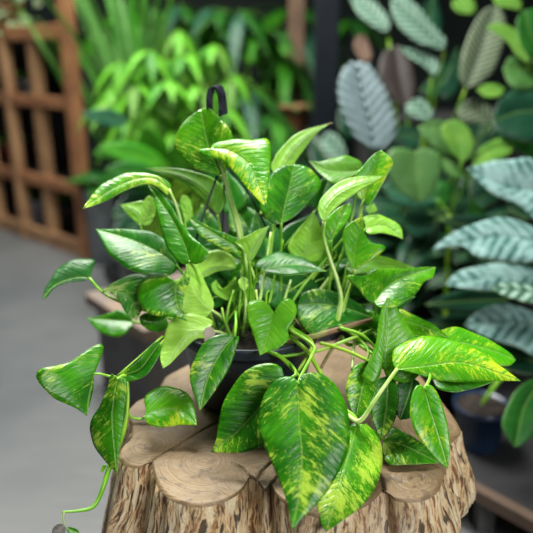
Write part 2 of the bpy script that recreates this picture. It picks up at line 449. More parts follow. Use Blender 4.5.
# ---------------------------------------------------------------- the pothos in its hanging pot
POTC = Vector((-.021, .715, .548))
k = N('black_plastic'); c = k.coord()
colr = k.mix(k.math('MULTIPLY', k.step(k.noise(c, 130, 4), .63, .70), .55), (.012, .018, .028), (.14, .19, .22))
colr = k.mix(k.math('MULTIPLY', k.step(k.noise(c, 14, 4), .5, .7), .4), colr, (.03, .045, .06))
k.bump(k.noise(c, 90, 3), .0006)
MPOT = k.set(Base_Color=colr, Roughness=.38)
MSOIL = plain('potting_soil', (.012, .008, .006), .95, (.035, .024, .016), 90, .004)
poth = thing('potted_pothos', (POTC.x, POTC.y, TOPZ), 'large trailing variegated pothos in a black plastic hanging pot on the tree stump', 'potted plant')
v, f = lathe_geo((POTC.x, POTC.y, TOPZ), [(.001, .003), (.055, .003), (.062, .0), (.0655, .004), (.069, .018), (.080, .078), (.082, .084), (.0835, .086), (.0875, .087), (.0885, .090), (.0885, .098), (.087, .1005), (.084, .1005), (.0825, .098), (.082, .086), (.078, .07), (.001, .07)], 64)
pot = obj('pot', v, f, MPOT, poth)
v = []; f = []; G = 26
for i in range(G + 1):
    for a in range(40):
        an = 2 * math.pi * a / 40; r = .081 * i / G
        p = Vector((POTC.x + r * math.cos(an), POTC.y + r * math.sin(an), TOPZ + .083))
        v.append(p + Vector((0, 0, .006 * noise.noise(p * 70) + .012 * (1 - (i / G) ** 2))))
f = [(i*40+a, (i+1)*40+a, (i+1)*40+(a+1) % 40, i*40+(a+1) % 40) for i in range(G) for a in range(40)]
obj('soil', v, f, MSOIL, poth)
# hanger: flat strap loop, stem and three strands
MHANG = plain('hanger_plastic', (.02, .022, .03), .25, (.05, .055, .07), 60)
hp = [(214,132),(211,118),(209.5,102),(211,90),(215,86),(219,87.5),(222,97),(223.5,115)]
c = crom([P(x, y, .768) for x, y in hp], 30); wv = Vector((.0042, .008, .001)); vs = []; fs = []
for i, p in enumerate(c):
    t = (c[min(i+1, 30)] - c[max(i-1, 0)]).normalized(); n_ = t.cross(wv).normalized() * .0008
    w2 = wv * (.55 + .45 * i / 30)
    for q in (-w2 - n_, w2 - n_, w2 + n_, -w2 + n_): vs.append(p + q)
for i in range(30):
    for a in range(4): fs.append((i*4+a, i*4+(a+1) % 4, i*4+4+(a+1) % 4, i*4+4+a))
fs += [(3, 2, 1, 0), (120, 121, 122, 123)]
hk = obj('hanger_hook', vs, fs, MHANG, poth, smooth=False)
J = P(226, 150, .768)
v, f = tube_geo([P(214, 131, .768), P(219, 140, .768), J], .0016, 8); obj('hanger_stem', v, f, MHANG, poth)
for an in (188, 40, 115):
    e = Vector((POTC.x + .0875 * math.cos(R(an)), POTC.y + .0875 * math.sin(R(an)), TOPZ + .094))
    v, f = tube_geo([J, J.lerp(e, .5) + (J.lerp(e, .5) - Vector((POTC.x, POTC.y, .62))).normalized() * .006, e], .0014, 8)
    obj('hanger_strand', v, f, MHANG, poth)
S = 'soil'
L_ = lambda *a, **k: leaf(poth, *a, **k)
# upper crown
L_(.755, [(221,176),(213,158),(207,140),(201,109)], [(203,172),(190,165),(178,153),(175,139),(181,126),(190,116)], [(228,165),(233,148),(233,137),(229,128),(220,118),(210,108)], 'var', gy=-.3, fA=.12, fB=.35, pet=[(232,200,.76),(243,240,.77),(250,300,.77)], pm='stalkpale', label='rounded leaf with a yellow midrib')
L_(.72, [(210,149),(228,150),(248,163),(258,184),(266,208)], [(214,143),(222,141),(236,139),(250,140),(261,138),(269,140),(271,157),(269,181)], [(197,150),(205,156),(222,161),(235,174),(248,190)], 'bright', gx=-.15, gy=-.7, fA=.05, fB=-.05, pet=[(221,164,.735),(230,200,.745),(240,240,.755),(247,300,.77)], pr=.0026, pm='stalkpale', label='lime leaf with yellow flecks bent over at the top')
L_(.79, [(218,216),(207,194),(184,178),(145,168)], [(226,203),(224,189),(213,178),(198,173),(182,169),(164,168)], [(207,203),(192,189),(176,180),(159,173)], 'under', 'olive', back=True, gy=-.3, pet=[(224,250,.79),(235,310,.78)])
L_(.75, [(170,190),(152,178),(122,184),(82,209)], [(171,184),(163,178),(155,175),(142,172.5),(127,173),(114,178),(102,184),(91,196)], [(168,196),(160,189),(149,184),(134,187),(121,193),(108,200),(93,206)], 'var', gy=-.7, gx=.2, fA=.0, fB=-.15, pet=[(176,205,.755),(182,225,.76),(200,290,.77)], pm='stalkpale', label='long arching leaf reaching left')
L_(.73, [(190,263),(184,243),(170,215),(148,184)], [(182,264),(172,255),(166,246),(164,238),(160,225),(155,204),(151,192)], [(197,264),(205,260),(208,252),(201,244),(192,236),(181,222),(172,207),(160,192)], 'flat', gy=-.4, gx=-.5, fA=.5, fB=-.1, pet=[(196,272,.745),(206,300,.76),(215,330,.77)], label='glossy leaf with folded tip')
L_(.80, [(141,228),(140,218),(134,211),(120,205)], [(138,224),(129,216)], [(145,215),(146,206),(144,201),(131,203)], 'under', back=True, pet=[(150,250,.8),(190,310,.78)])
L_(.80, [(143,226),(146,213),(150,205),(153,198)], [(142,212),(145,200),(149,196)], [(151,224),(156,212),(155,202)], 'under', 'under', back=True)
L_(.80, [(185,224),(188,214),(186,204),(182,196)], [(183,214),(180,203)], [(192,216),(192,205),(187,196)], 'under', back=True, pet=[(188,250,.8),(205,310,.78)])
L_(.76, [(177,266),(158,252),(132,240),(96,229)], [(176,255),(170,245),(159,235),(142,230),(117,229)], [(170,274),(153,275),(134,271),(121,264),(109,254),(102,241)], 'dark', gy=-.8, gx=.15, pet=[(190,285,.765),(210,330,.77)], label='dark leaf with a few yellow flecks')
L_(.77, [(90,278),(79,277),(63,281),(51,288),(42,299.5)], [(93,268),(96,261),(88,258.5),(78,259),(67,262),(56,270),(51,279),(45,288)], [(84,281),(68,283),(55,288),(47,297)], 'deep', 'under', gy=-.7, gx=.2, fA=.1, fB=-.5, pet=[(101,291,.77),(118,301,.765),(150,312,.765),(190,325,.77)], label='olive leaf reaching out on a long stalk')
L_(.75, [(103,291),(120,292),(133,302),(137,320)], [(112,283),(121,279),(137,273),(150,278),(147,295),(142,310)], [(112,294),(119,301),(123,308),(128,315)], 'marble', gy=-.7, fA=.1, fB=.4, pet=[(112,290,.765),(160,312,.775),(200,330,.775)], label='cream-marbled leaf')
L_(.73, [(186,270),(176,288),(178,305),(187,321)], [(178,285),(169,279),(158,275),(146,277),(138,286),(137,297),(143,310),(156,316),(173,317)], [(190,278),(186,290),(183,303),(184,314)], 'mid', gy=-.8, gx=-.2, fA=.1, fB=-.2, pet=[(192,290,.76),(206,330,.77)], label='rounded leaf with one cream dash')
L_(.76, [(167,318),(158,321),(149,321),(139,317)], [(158,314),(145,313)], [(168,326),(160,332),(149,330),(141,324)], 'mid', gy=-.4)
L_(.745, [(212,311),(200,299),(192,285),(186,264)], [(205,318),(190,317),(181,310),(181,303),(184,294),(188,279),(186,270)], [(214,306),(213,300),(207,286),(200,272),(193,264)], 'flat', 'pale', back=True, gy=-.5, gx=.2, pet=[(221,317,.745),(229,332,.755),(232,345,.76)], pm='stalkpale', label='light green leaf seen from below')
L_(.712, [(205,331),(192,332),(182,340),(163,369)], [(214,323),(205,317),(192,314),(180,315),(171,319),(165,334),(160,356)], [(206,338),(196,339),(188,346),(179,355),(170,364)], 'flat', 'pale', back=True, gy=-.5, gx=.1, pet=[(213,331,.72),(224,334,.735),(236,342,.75)], pm='stalkpale', label='pale leaf seen from below hanging over the pot rim')
L_(.775, [(196,278),(213,268),(236,269)], [(194,268),(204,254),(218,250),(230,254),(236,262)], [(206,277),(216,272),(228,270)], 'flat', 'pale', back=True, gy=-.2, pet=[(200,300,.78),(220,335,.78)])
L_(.765, [(216,280),(217,289),(226,295),(234,302)], [(211,285),(214,293),(223,299)], [(222,288),(229,288),(236,276),(237,292)], 'under', gy=-.3, fB=.3)
L_(.735, [(240,248),(228,242),(212,232),(190,219)], [(238,239),(228,234),(214,229),(201,222)], [(242,258),(232,254),(217,246),(203,238),(193,227)], 'mid', gy=-.7, fA=.2, fB=.1, pet=[(244,262,.75),(248,300,.765)])
L_(.72, [(249,262),(252,250),(257,240),(269,226)], [(245,252),(238,246),(234,242),(243,238),(256,231)], [(254,258),(260,247),(265,236)], 'flat', 'under', back=True, gy=-.4, fA=-.3, pet=[(250.5,282,.73),(250,302,.745),(249,330,.76)], pr=.0022)
L_(.72, [(262,270),(280,266),(300,265),(327,271)], [(254,266),(262,258),(277,252),(292,254),(306,259),(317,266)], [(272,273),(283,275),(298,274.5),(313,272)], 'dark', gy=-1.6, pet=[(255,281,.73),(253,300,.745),(252,330,.76)], pr=.0018, label='narrow dark leaf lying flat')
L_(.685, [(274,313),(270,328),(266,342),(260,356)], [(268,304),(257,299),(247,305),(247,316),(252,331),(257,346)], [(279,303),(287,298),(295,303),(297,312),(293,322),(288,330),(289,339),(279,348),(267,352)], 'light', gy=-.5, fA=.15, fB=.2, pet=[(280,322,.70),(290,328,.715),(312,345,.72)], label='bright heart-shaped leaf over the pot rim')
L_(.665, [(235,336),(222,351),(208,378),(200,411)], [(223,334),(212,337),(202,345),(195,358),(190,371),(190,381),(194,395)], [(239,336),(238,343),(234,356),(229,369),(221,382),(211,397)], 'mid', gy=-.3, gx=.1, fA=.1, fB=.1, pet=[(236,325,.68),(236,312,.71),(240,330,.75)], label='leaf hanging in front of the pot')
L_(.65, [(285,380),(262,403),(236,433),(211,452)], [(282,368),(276,364),(269,363),(256,365),(243,373),(234,384),(224,401),(219,420),(216,440)], [(292,395),(290,420),(277,440),(262,447),(245,452),(226,453)], 'mid', gy=-.25, gx=-.1, fA=.15, fB=.2, pet=[(296,374,.655),(288,362,.68),(272,353,.70)], label='broad flecked leaf hanging over the front of the stump')
L_(.59, [(298,382),(299,420),(302,455),(300,490),(292,531)], [(295,378),(289,376),(277,379),(265,393),(259,415),(260,435),(268,455),(279,480),(288,506)], [(300,377),(306,373),(320,373),(334,383),(344,399),(349,418),(350,436),(346,457),(331,486),(315,506),(301,520)], 'mid', gy=-.5, gx=0, fA=-.12, fB=-.05, nt=34, ns=10, pet=[(302,374,.625),(312,355,.66),(313,345,.68),(290,330,.70)], pm='stalk', bulge=.08, label='largest heart-shaped leaf hanging down in front')
L_(.622, [(358,424),(350,450),(341,478),(332,512),(326,532)], [(350,425),(338,440),(322,470),(317,500),(320,520)], [(367,425),(376,433),(382,448),(382,467),(376,486),(364,504),(345,519)], 'var', gy=-.8, fA=-.2, fB=-.1, nt=28, ns=9, pet=[(358,421,.655),(352,414,.66),(340,405,.67),(320,380,.70)], label='large leaf with a yellow patch behind the largest one')
L_(.68, [(366,362),(363,385),(356,417)], [(356,365),(348,378),(346,392),(350,408)], [(375,368),(378,385),(372,403),(363,415)], 'var', gy=-.4, pet=[(368,350,.70),(355,335,.72)])
L_(.675, [(388,376),(387,400),(382,438)], [(377,380),(371,395),(371,415),(376,430)], [(396,382),(399,400),(395,420),(388,432)], 'mid', gy=-.4, pet=[(380,360,.69),(360,345,.71)])
L_(.69, [(413,378),(409,395),(400,420)], [(404,374),(396,388),(394,408)], [(420,384),(418,400),(411,417)], 'deep', gy=-.4)
# right-hand side
L_(.655, [(395.5,369),(425,366),(465,363),(521,381)], [(392.5,362),(393,351),(403,342.5),(421,336.5),(439,337),(463,344),(484,354),(502,367)], [(412,372.5),(436,380),(460,382),(490,381),(508,381)], 'bright', gy=-.9, gx=-.15, fA=.1, fB=-.5, nt=30, ns=9, pet=[(389,380,.65),(375,400,.645),(360,421,.65),(347,415,.66)], pr=.0022, pm='stalkpale', label='long pointed leaf reaching right')
L_(.70, [(425,347),(460,343),(490,350),(516,360)], [(432,335),(443,329),(457,327),(475,333),(497,344),(510,353)], [(440,362),(470,364),(500,366),(511,365)], 'bright', gy=-1.0, fA=.1, fB=.1, pet=[(400,345,.70),(375,335,.71)], label='yellow-tinged leaf behind the long pointed one')
L_(.69, [(432,377),(465,379),(505,373)], [(440,368),(470,362),(495,365)], [(437,388),(454,392),(475,388),(495,381)], 'mid', gy=-.9, gx=-.1)
L_(.685, [(383,364),(386,335),(387,315),(388,296)], [(379,378),(370,385),(362,377),(369,361),(376,341),(378,325),(382,308)], [(386,373),(397,382),(412,381),(424,368),(424,350),(412,332),(399,310)], 'light', 'light', gy=-.3, fA=.1, fB=-.1, nt=26, ns=8, pet=[(377,350,.70),(362,335,.71),(340,328,.72)], label='upright plain green leaf')
L_(.72, [(395,318),(420,326),(449,338)], [(400,309),(414,315),(431,323),(442,331)], [(405,333),(420,337),(437,339)], 'var', gy=-1)
L_(.625, [(424,388),(430,410),(438,435),(448,469)], [(419,384),(413,392),(410,410),(413,427),(421,441),(435,458)], [(428,384),(436,390),(443,407),(448,427),(450,447)], 'bright', gy=-.4, gx=.2, fA=.1, fB=.3, pet=[(430,376,.65),(425,360,.68)], label='narrow flecked leaf hanging over the right edge')
L_(.672, [(384,440),(405,446),(439,463)], [(392,427),(402,431),(418,440),(431,451)], [(382,452),(388,463),(402,465),(422,464)], 'mid', gy=-1.0, pet=[(378,435,.68),(365,425,.68)], label='leaf lying on the stump')
# back centre and right of the crown
L_(.77, [(281,224),(285,205),(290,185),(294,164)], [(272,223),(262,212),(260,200),(266,184),(273,172),(283,166)], [(294,217),(307,206),(318,193),(321,182),(315,173),(305,166)], 'mid', gy=-.5, fA=.2, fB=.05, pet=[(281,250,.77),(280,300,.77),(270,330,.77)], label='upright heart-shaped leaf with a pale crease')
L_(.80, [(278,178),(284,162),(298,143),(318,129),(331,123)], [(271,168),(276,155),(285,144),(295,135),(306,130)], [(289,172),(296,161),(306,147),(316,134)], 'flat', 'under', back=True, gy=-.4, pet=[(276,210,.8),(270,260,.79),(265,320,.78)], label='light leaf with a dry brown tip')
L_(.80, [(361,170),(342,172),(326,170),(309,161)], [(362,163),(350,156),(337,157),(322,161)], [(353,178),(341,184),(331,183),(318,172)], 'olive', gy=-.9, pet=[(355,200,.79),(340,260,.78),(300,330,.77)])
L_(.755, [(364,200),(371,180),(381,150)], [(357,196),(355,178),(362,167),(373,155)], [(368,206),(377,194),(386,177),(393,164),(390,157)], 'bright', 'pale', gy=-.2, fA=.3, fB=.5, pet=[(360,215,.76),(352,260,.765),(340,320,.77)], pm='stalkpale', label='curled leaf at the top right of the crown')
L_(.735, [(324,223),(327,205),(345,189),(383,176)], [(319,215),(318.5,204),(325,194),(335,185),(347,179),(358,177),(370,176.5)], [(331,213),(341,204),(352,196),(364,188),(375,182)], 'flat', 'under', back=True, gy=-.5, fA=-.4, fB=.0, pet=[(323.5,236,.735),(330,259,.735),(338,283,.735),(341,302,.735),(336,327,.735)], pr=.0026, pm='stalkpale', label='pale glossy curled leaf on a thick whitish stalk')
L_(.765, [(331,241),(337,226),(349,203)], [(325,233),(326,220),(338,208)], [(340,232),(350,216),(351,206)], 'var', gy=-.4, pet=[(331,270,.765),(325,320,.765)])
L_(.785, [(303,258),(308,238),(313,211)], [(292,255),(288,246),(298,230),(307,219)], [(313,262),(324,256),(324,240),(319,222)], 'under', back=True, gy=-.4, pet=[(303,290,.785),(290,330,.78)])
L_(.735, [(354,270),(355,251),(358,235),(364,216)], [(347,257),(343,241),(344,229),(350,223),(357,219)], [(363,265),(374,258),(384,251),(385,246),(376,244),(369,240),(364,231)], 'bright', gy=-.4, fA=.3, fB=.2, pet=[(353,280,.74),(347,297,.74),(338,325,.745)], pr=.0022, pm='stalkpale', label='two-lobed lime leaf on the right of the crown')
L_(.775, [(366,228),(385,226),(403,239)], [(364,217),(377,214.5),(390,219),(401,227)], [(368,234),(382,233),(395,236)], 'under', 'under', gy=-.9, pet=[(358,240,.775),(350,290,.77)])
L_(.785, [(369,214),(371,208),(374,203)], [(366,208)], [(377,211)], 'under', gy=-.2)
L_(.77, [(345,268),(375,261),(416,268)], [(350,258),(362,254),(378,255),(396,260)], [(355,274),(380,271),(400,269)], 'olive', 'under', gy=-1.0, pet=[(342,290,.77),(330,325,.77)])
L_(.725, [(374,303),(385,289),(402,278),(436,267)], [(366,299),(358,288),(346,276),(362,275),(372,270),(380,268),(391,268),(404,269),(420,267)], [(380,308),(392,308),(403,303),(417,292),(425,281),(433,278)], 'var', gy=-.8, fA=.25, fB=.3, nt=28, ns=8, pet=[(376,312,.735),(370,321,.74),(350,327,.745)], label='broad leaf with a yellow tip on the right')
L_(.745, [(372,317),(345,308),(320,304),(297,305)], [(358,303),(337,292),(315,289),(302,294)], [(345,324),(325,331),(310,333),(299,320)], 'dark', gy=-.6)
L_(.775, [(260,274),(285,285),(314,298)], [(282,270),(300,273),(318,285)], [(258,290),(268,304),(290,312)], 'deep', gy=-.6)
# left trailing leaves
L_(.67, [(93,373),(90.5,388),(88,402),(87,416)], [(100,358),(104,348),(100,343.5),(90,348),(80,355),(69,362),(54,366),(38,370),(38,381),(51,396),(64,403),(77,409)], [(94,384),(91.5,398),(89,408)], 'mid', gy=-.3, gx=.5, fA=.0, fB=-.3, nt=30, ns=9, pet=[(101,374,.68),(108,376,.685),(116,378,.685)], pr=.0014, label='folded leaf at the far left end of the vine')
L_(.655, [(118,378),(114,400),(113,425),(117.5,474)], [(111,374),(107,389),(100,405),(92,418),(90,434),(99,454)], [(126,379),(127,391),(124,418),(120,446)], 'mid', gy=-.15, gx=-.2, fA=-.3, fB=-.3, nt=28, pet=[(122,376,.68),(130,376,.69)], label='narrow leaf hanging from the vine')
L_(.70, [(144,417),(155,411),(170,408.5),(183,411),(197,425)], [(146,410),(144,401),(147,394),(156,388),(167,386),(180,389),(190,396),(195,410)], [(148,424),(157,427),(165,427),(180,425),(189,425)], 'bright', gy=-1.0, fA=.1, fB=-.3, nt=26, pet=[(141,419,.70),(131,417,.695),(127,408,.69),(127,395,.685)], pr=.0014, label='folded leaf with a yellow patch resting on the stump')
L_(.69, [(115,377),(138,370),(149,358),(160,342)], [(124,371),(136,363),(144,354),(150,346),(155,342)], [(130,381),(146,375),(155,363),(161,350)], 'mid', gy=-.3, fA=.7, fB=.4, pet=[(163,336,.71)], pr=.001, label='narrow rolled leaf along the vine')
L_(.88, [(134,322),(115,320),(87,318)], [(128,313),(118,310),(104,315)], [(129,330),(122,336),(109,336),(96,329)], 'flat', 'under', gy=-.7, pet=[(150,325,.86),(190,335,.80)])
leaf(poth, .735, [(244,291),(243,283),(243,276)], [(240,287),(238,281)], [(247,288),(248,280)], 'pale', 'pale', pet=[(244,305,.745),(244,335,.76)], pr=.0011, label='small yellow unfurling leaf')
# leaves inside and behind the crown
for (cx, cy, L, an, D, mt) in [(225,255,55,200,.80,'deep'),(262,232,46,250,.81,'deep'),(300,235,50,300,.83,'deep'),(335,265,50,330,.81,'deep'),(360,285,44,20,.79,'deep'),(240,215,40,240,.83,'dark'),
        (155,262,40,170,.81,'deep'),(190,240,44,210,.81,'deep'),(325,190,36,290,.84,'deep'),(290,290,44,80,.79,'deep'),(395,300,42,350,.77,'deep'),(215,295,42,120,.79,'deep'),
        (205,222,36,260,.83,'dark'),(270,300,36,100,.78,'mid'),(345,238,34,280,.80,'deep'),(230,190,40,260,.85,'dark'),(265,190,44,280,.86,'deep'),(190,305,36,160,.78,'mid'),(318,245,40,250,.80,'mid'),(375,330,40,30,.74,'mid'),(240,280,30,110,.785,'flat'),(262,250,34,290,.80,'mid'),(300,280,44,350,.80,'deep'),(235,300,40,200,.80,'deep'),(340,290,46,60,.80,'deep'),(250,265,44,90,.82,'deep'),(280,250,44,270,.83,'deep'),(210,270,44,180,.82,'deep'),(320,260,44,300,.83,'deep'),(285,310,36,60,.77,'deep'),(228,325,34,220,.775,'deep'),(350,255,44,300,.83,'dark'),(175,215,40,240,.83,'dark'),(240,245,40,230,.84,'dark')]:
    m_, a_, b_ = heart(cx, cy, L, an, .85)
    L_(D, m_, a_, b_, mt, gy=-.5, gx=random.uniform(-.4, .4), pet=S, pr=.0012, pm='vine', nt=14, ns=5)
# bare leaf stalks rising from the soil
for i, pts in enumerate([[(236,340,.745),(240,300,.745),(243,255,.755)], [(252,335,.75),(262,290,.76),(271,232,.775)], [(262,330,.75),(270,300,.76),(283,240,.78)], [(243,338,.74),(246,300,.745),(241,270,.755)],
        [(276,335,.75),(300,290,.765),(330,255,.775),(362,214,.78)], [(290,330,.75),(312,300,.76),(335,270,.77)], [(226,338,.745),(228,310,.75),(234,290,.76)], [(258,338,.73),(259,315,.735),(256,290,.75)], [(232,338,.74),(225,322,.74),(222,308,.75)], [(268,336,.74),(280,312,.75),(291,280,.77)]]):
    v, f = tube_geo([P(*q) for q in pts], [.0019, .0016, .0013], 8); obj('leaf_stalk', v, f, M['stalkpale' if i % 2 else 'stalk'], poth)
# vines leaving the pot
def vine(pts, r, m='vine', name='vine', nodes=()):
    g = [tube_geo([P(*q) for q in pts], r, 10, n=8 * len(pts))]
    o = obj(name, *join(g), M[m], poth); return o
vine([(270,345,.74),(311,337,.72),(326,333,.722),(349,326,.73),(371,320,.735)], [.0032, .0036, .003, .0026], 'brownstem', 'woody_stem')
vine([(270,318,.74),(287,326,.71),(309,339,.70),(312,347,.695),(305,360,.69),(298,371,.68)], [.0022, .0024, .002, .0016])
vine([(290,336,.71),(306,350,.69),(314,362,.68),(322,376,.67)], [.0026, .0024, .0022])
vine([(262,350,.70),(275,354,.685),(284,360,.68),(300,377,.665)], [.0022, .0024, .002])
vine([(268,356,.70),(285,356,.70),(317,351,.705),(345,341,.71),(372,330,.72)], [.0018, .0018, .0018])
vine([(320,343,.71),(332,346,.705),(352,353,.70),(372,363,.69),(384,368,.685)], [.002, .0018, .0018])
vine([(335,322,.735),(349,332,.725),(369,348,.71),(380,356,.70)], [.0018, .0018, .0018])
vine([(360,330,.735),(354,346,.725),(352,370,.70)], [.0018, .0016], 'stalkpale')
vine([(294,318,.74),(300,325,.735),(306,333,.73)], [.001, .001], 'brownstem', 'air_root')
vine([(342,336,.74),(330,352,.735),(321,368,.73)], [.0022, .0018], 'brownstem', 'air_root')
vine([(342,337,.735),(350,345,.74),(370,338,.745),(388,330,.74)], [.0022, .002])
vine([(385,368,.685),(400,350,.70),(430,347,.70)], [.0018, .0018])
vine([(205,332,.775),(180,330,.75),(164,340,.71),(153,357,.70),(138,372,.69),(118,378,.685),(112,377,.683)], [.0016, .0014, .0013, .0015])
vine([(127,378,.685),(128,400,.68),(124,430,.675),(110,466,.67),(104,485,.66),(98,500,.655),(91,508,.65),(77,511,.645),(62,512,.64)], [.0018, .0018, .0026, .003, .0026, .002, .001])
vine([(105,465,.667),(103,469,.666),(101.5,472,.665)], [.0022, .0015])
vine([(64,512,.64),(63,518,.64),(64,525,.64)], [.0009, .0008], 'stalkpale')
M['dry'] = plain('shrivelled_leaf', (.05, .045, .045), .8, (.12, .11, .10), 80, .001)
leaf(poth, .64, [(64,524),(60,528),(52,533)], [(58,524),(53,528)], [(66,530),(62,536)], 'dry', 'dry', nt=14, ns=5, label='shrivelled dark leaf at the end of the vine')
leaf(poth, .64, [(66,527),(72,530),(80,534)], [(70,527),(77,529)], [(68,533),(74,537)], 'flat', 'under', nt=14, ns=5)
vine([(327,125,.797),(330.5,123.2,.797),(333,123.5,.798)], [.0011, .0006], 'brownstem', 'dry_leaf_tip')
# pale tag in the soil
tg = [(209,326.5),(213,328),(215.5,334),(211,341),(207,346),(204.5,341),(203.5,334),(205,328.5)]
front = [P(x, y, .715) for x, y in tg]; n_ = FWD * .0012
vs = front + [p + n_ for p in front]; m = len(tg)
fs = [tuple(range(m))[::-1], tuple(range(m, 2*m))] + [(i, (i+1) % m, m+(i+1) % m, m+i) for i in range(m)]
o = obj('plant_tag', vs, fs, plain('pale_tag', (.55, .47, .38), .6, (.42, .34, .26), 30), org=P(207, 346, .715), smooth=False)
tag(o, 'small pale beige rounded tag at the left rim of the black pot', 'tag')

# ---------------------------------------------------------------- left background
MWOOD = plain('orange_wood', (.40, .18, .08), .6, (.28, .12, .055), 9, .001)
MWOODL = plain('tan_wood', (.42, .24, .12), .6, (.30, .16, .08), 9, .001)
MDARK = plain('dark_shelf', (.02, .022, .022), .8)
g0 = onz(2,228,0); g1 = onz(27,237,0); g2 = onz(55,245,0); g3 = onz(88,258,0)
back = Vector((-.12, .42, 0))
rack = thing('wooden_plant_rack', g2, 'orange-brown wooden slatted plant rack at the left edge', 'plant rack')
for g, h, w, m in ((g0, .94, .035, MWOODL), (g1, .94, .04, MWOODL), (g2, .94, .048, MWOODL), (g3, 1.3, .06, MWOOD)):
    v, f = beam_geo(g, g + Vector((0, 0, h)), w, .05, g3 - g0); bevel(obj('post', v, f, m, rack, smooth=False), .004)
    v, f = beam_geo(g + back, g + back + Vector((0, 0, h)), .03, .03, g3 - g0); bevel(obj('post', v, f, MDARK, rack, smooth=False), .004)  # rear posts coloured near-black, shade of the rack's inside put into their colour
for z, w in ((.035, .07), (.31, .05), (.67, .05), (.955, .06)):
    e0 = g0 + (g0 - g3) * .35
    for off in (Vector((0, 0, 0)),):
        v, f = beam_geo(e0 + off + Vector((0, 0, z)), g3 + off + Vector((0, 0, z)), .035, w); bevel(obj('rail', v, f, MWOODL if z < .1 else MWOOD, rack, smooth=False), .004)
    v = [e0 + Vector((0, 0, z - .01)), g3 + Vector((0, 0, z - .01)), g3 + back + Vector((0, 0, z - .01)), e0 + back + Vector((0, 0, z - .01))]
    v = v + [p + Vector((0, 0, .02)) for p in v]
    obj('shelf_board', v, [(3, 2, 1, 0), (4, 5, 6, 7), (0, 1, 5, 4), (1, 2, 6, 5), (2, 3, 7, 6), (3, 0, 4, 7)], MDARK if z < .9 else MWOOD, rack, smooth=False)
v = [g0 * 1.35 - g3 * .35 + back * 1.05, g3 + back * 1.05, g3 + back * 1.1, g0 * 1.35 - g3 * .35 + back * 1.1]
v = [p + Vector((0, 0, .02)) for p in v] + [p + Vector((0, 0, .94)) for p in v]
obj('added_dark_panel', v, [(3, 2, 1, 0), (4, 5, 6, 7), (0, 1, 5, 4), (1, 2, 6, 5), (2, 3, 7, 6), (3, 0, 4, 7)], MDARK, rack, smooth=False)  # dark board added behind the shelves to make the rack's inside look shaded
for z in (.31, .67):
    v, f = beam_geo(g3 + Vector((0, 0, z)), g3 + back + Vector((0, 0, z)), .03, .06); obj('side_rail', v, f, MWOOD, rack, smooth=False)

def pot_of(name, c, r, h, m, parent):
    v, f = lathe_geo(c, [(.001, 0), (r*.74, 0), (r*.78, .006), (r*.95, h*.86), (r*1.02, h*.87), (r*1.04, h), (r*.97, h), (r*.93, h*.9), (.001, h*.88)], 32)
    return obj(name, v, f, m, parent)
MNAVY = plain('navy_glaze', (.008, .022, .055), .32, (.012, .03, .07), 8)
MBLACK = plain('black_pot', (.01, .011, .013), .4)
MTERRA = plain('terracotta', (.33, .12, .06), .7, (.25, .09, .05), 10)
MGREY = plain('pale_grey_pot', (.32, .35, .38), .5, (.24, .26, .29), 10)
MRED = plain('dull_red_pot', (.20, .035, .03), .5)
def bl(name, c1, c2, fl, amt=.0, rough=.35, **kw):
    kw.setdefault('spec', .25); return leaf_mat(name, c1, c2, fl, amt, rough, **kw)
G_BR = bl('bright_foliage', (.10, .42, .015), (.22, .60, .05), (.6, .8, .2), .0, .4, trans=.35)
G_MD = bl('mid_foliage', (.035, .24, .012), (.08, .36, .02), (.6, .8, .2), .0, .35, trans=.3)
G_DK = bl('dark_foliage', (.012, .10, .015), (.03, .17, .02), (.6, .8, .2), .0, .35, trans=.2)
G_VD = bl('very_dark_foliage', (.006, .035, .018), (.012, .06, .03), (.6, .8, .2), .0, .35, trans=.1)
G_TL = bl('bluish_foliage', (.015, .08, .045), (.035, .13, .075), (.6, .8, .2), .0, .3, trans=.15)
G_GR = bl('grass_foliage', (.14, .42, .09), (.28, .62, .18), (.5, .75, .3), .0, .45, trans=.3)
G_LM = bl('lime_foliage', (.11, .30, .04), (.19, .40, .06), (.5, .75, .3), .0, .45, trans=.3)
G_OL = bl('grey_green_foliage', (.06, .17, .04), (.11, .25, .07), (.5, .75, .3), .0, .45, trans=.25)
G_CR = bl('cream_small_leaf', (.20, .36, .12), (.42, .55, .30), (.8, .85, .65), .5, .5, trans=.2)
def rv(): return Vector((random.uniform(-1, 1), random.uniform(-1, 1), random.uniform(-1, 1)))

# small-leaved plant on the rack top
c = g1 + Vector((-.03, .16, .98))
t = thing('trailing_plant', c, 'small pale-leaved trailing plant on top of the wooden rack, top left corner', 'plant')
pot_of('pot', c, .08, .12, MTERRA, t)
for i in range(100):
    a = random.uniform(0, 6.28); r = random.uniform(.02, .21)
    b = c + Vector((r * math.cos(a), r * math.sin(a) * .6 - .09, random.uniform(-.03, .20)))
    free_leaf(t, b, rv() + Vector((0, -.3, -.2)), rv() * .5 + Vector((0, -.5, 1)), random.uniform(.035, .055), .032, G_CR, G_BR, 'oval', .2, 6, 2)
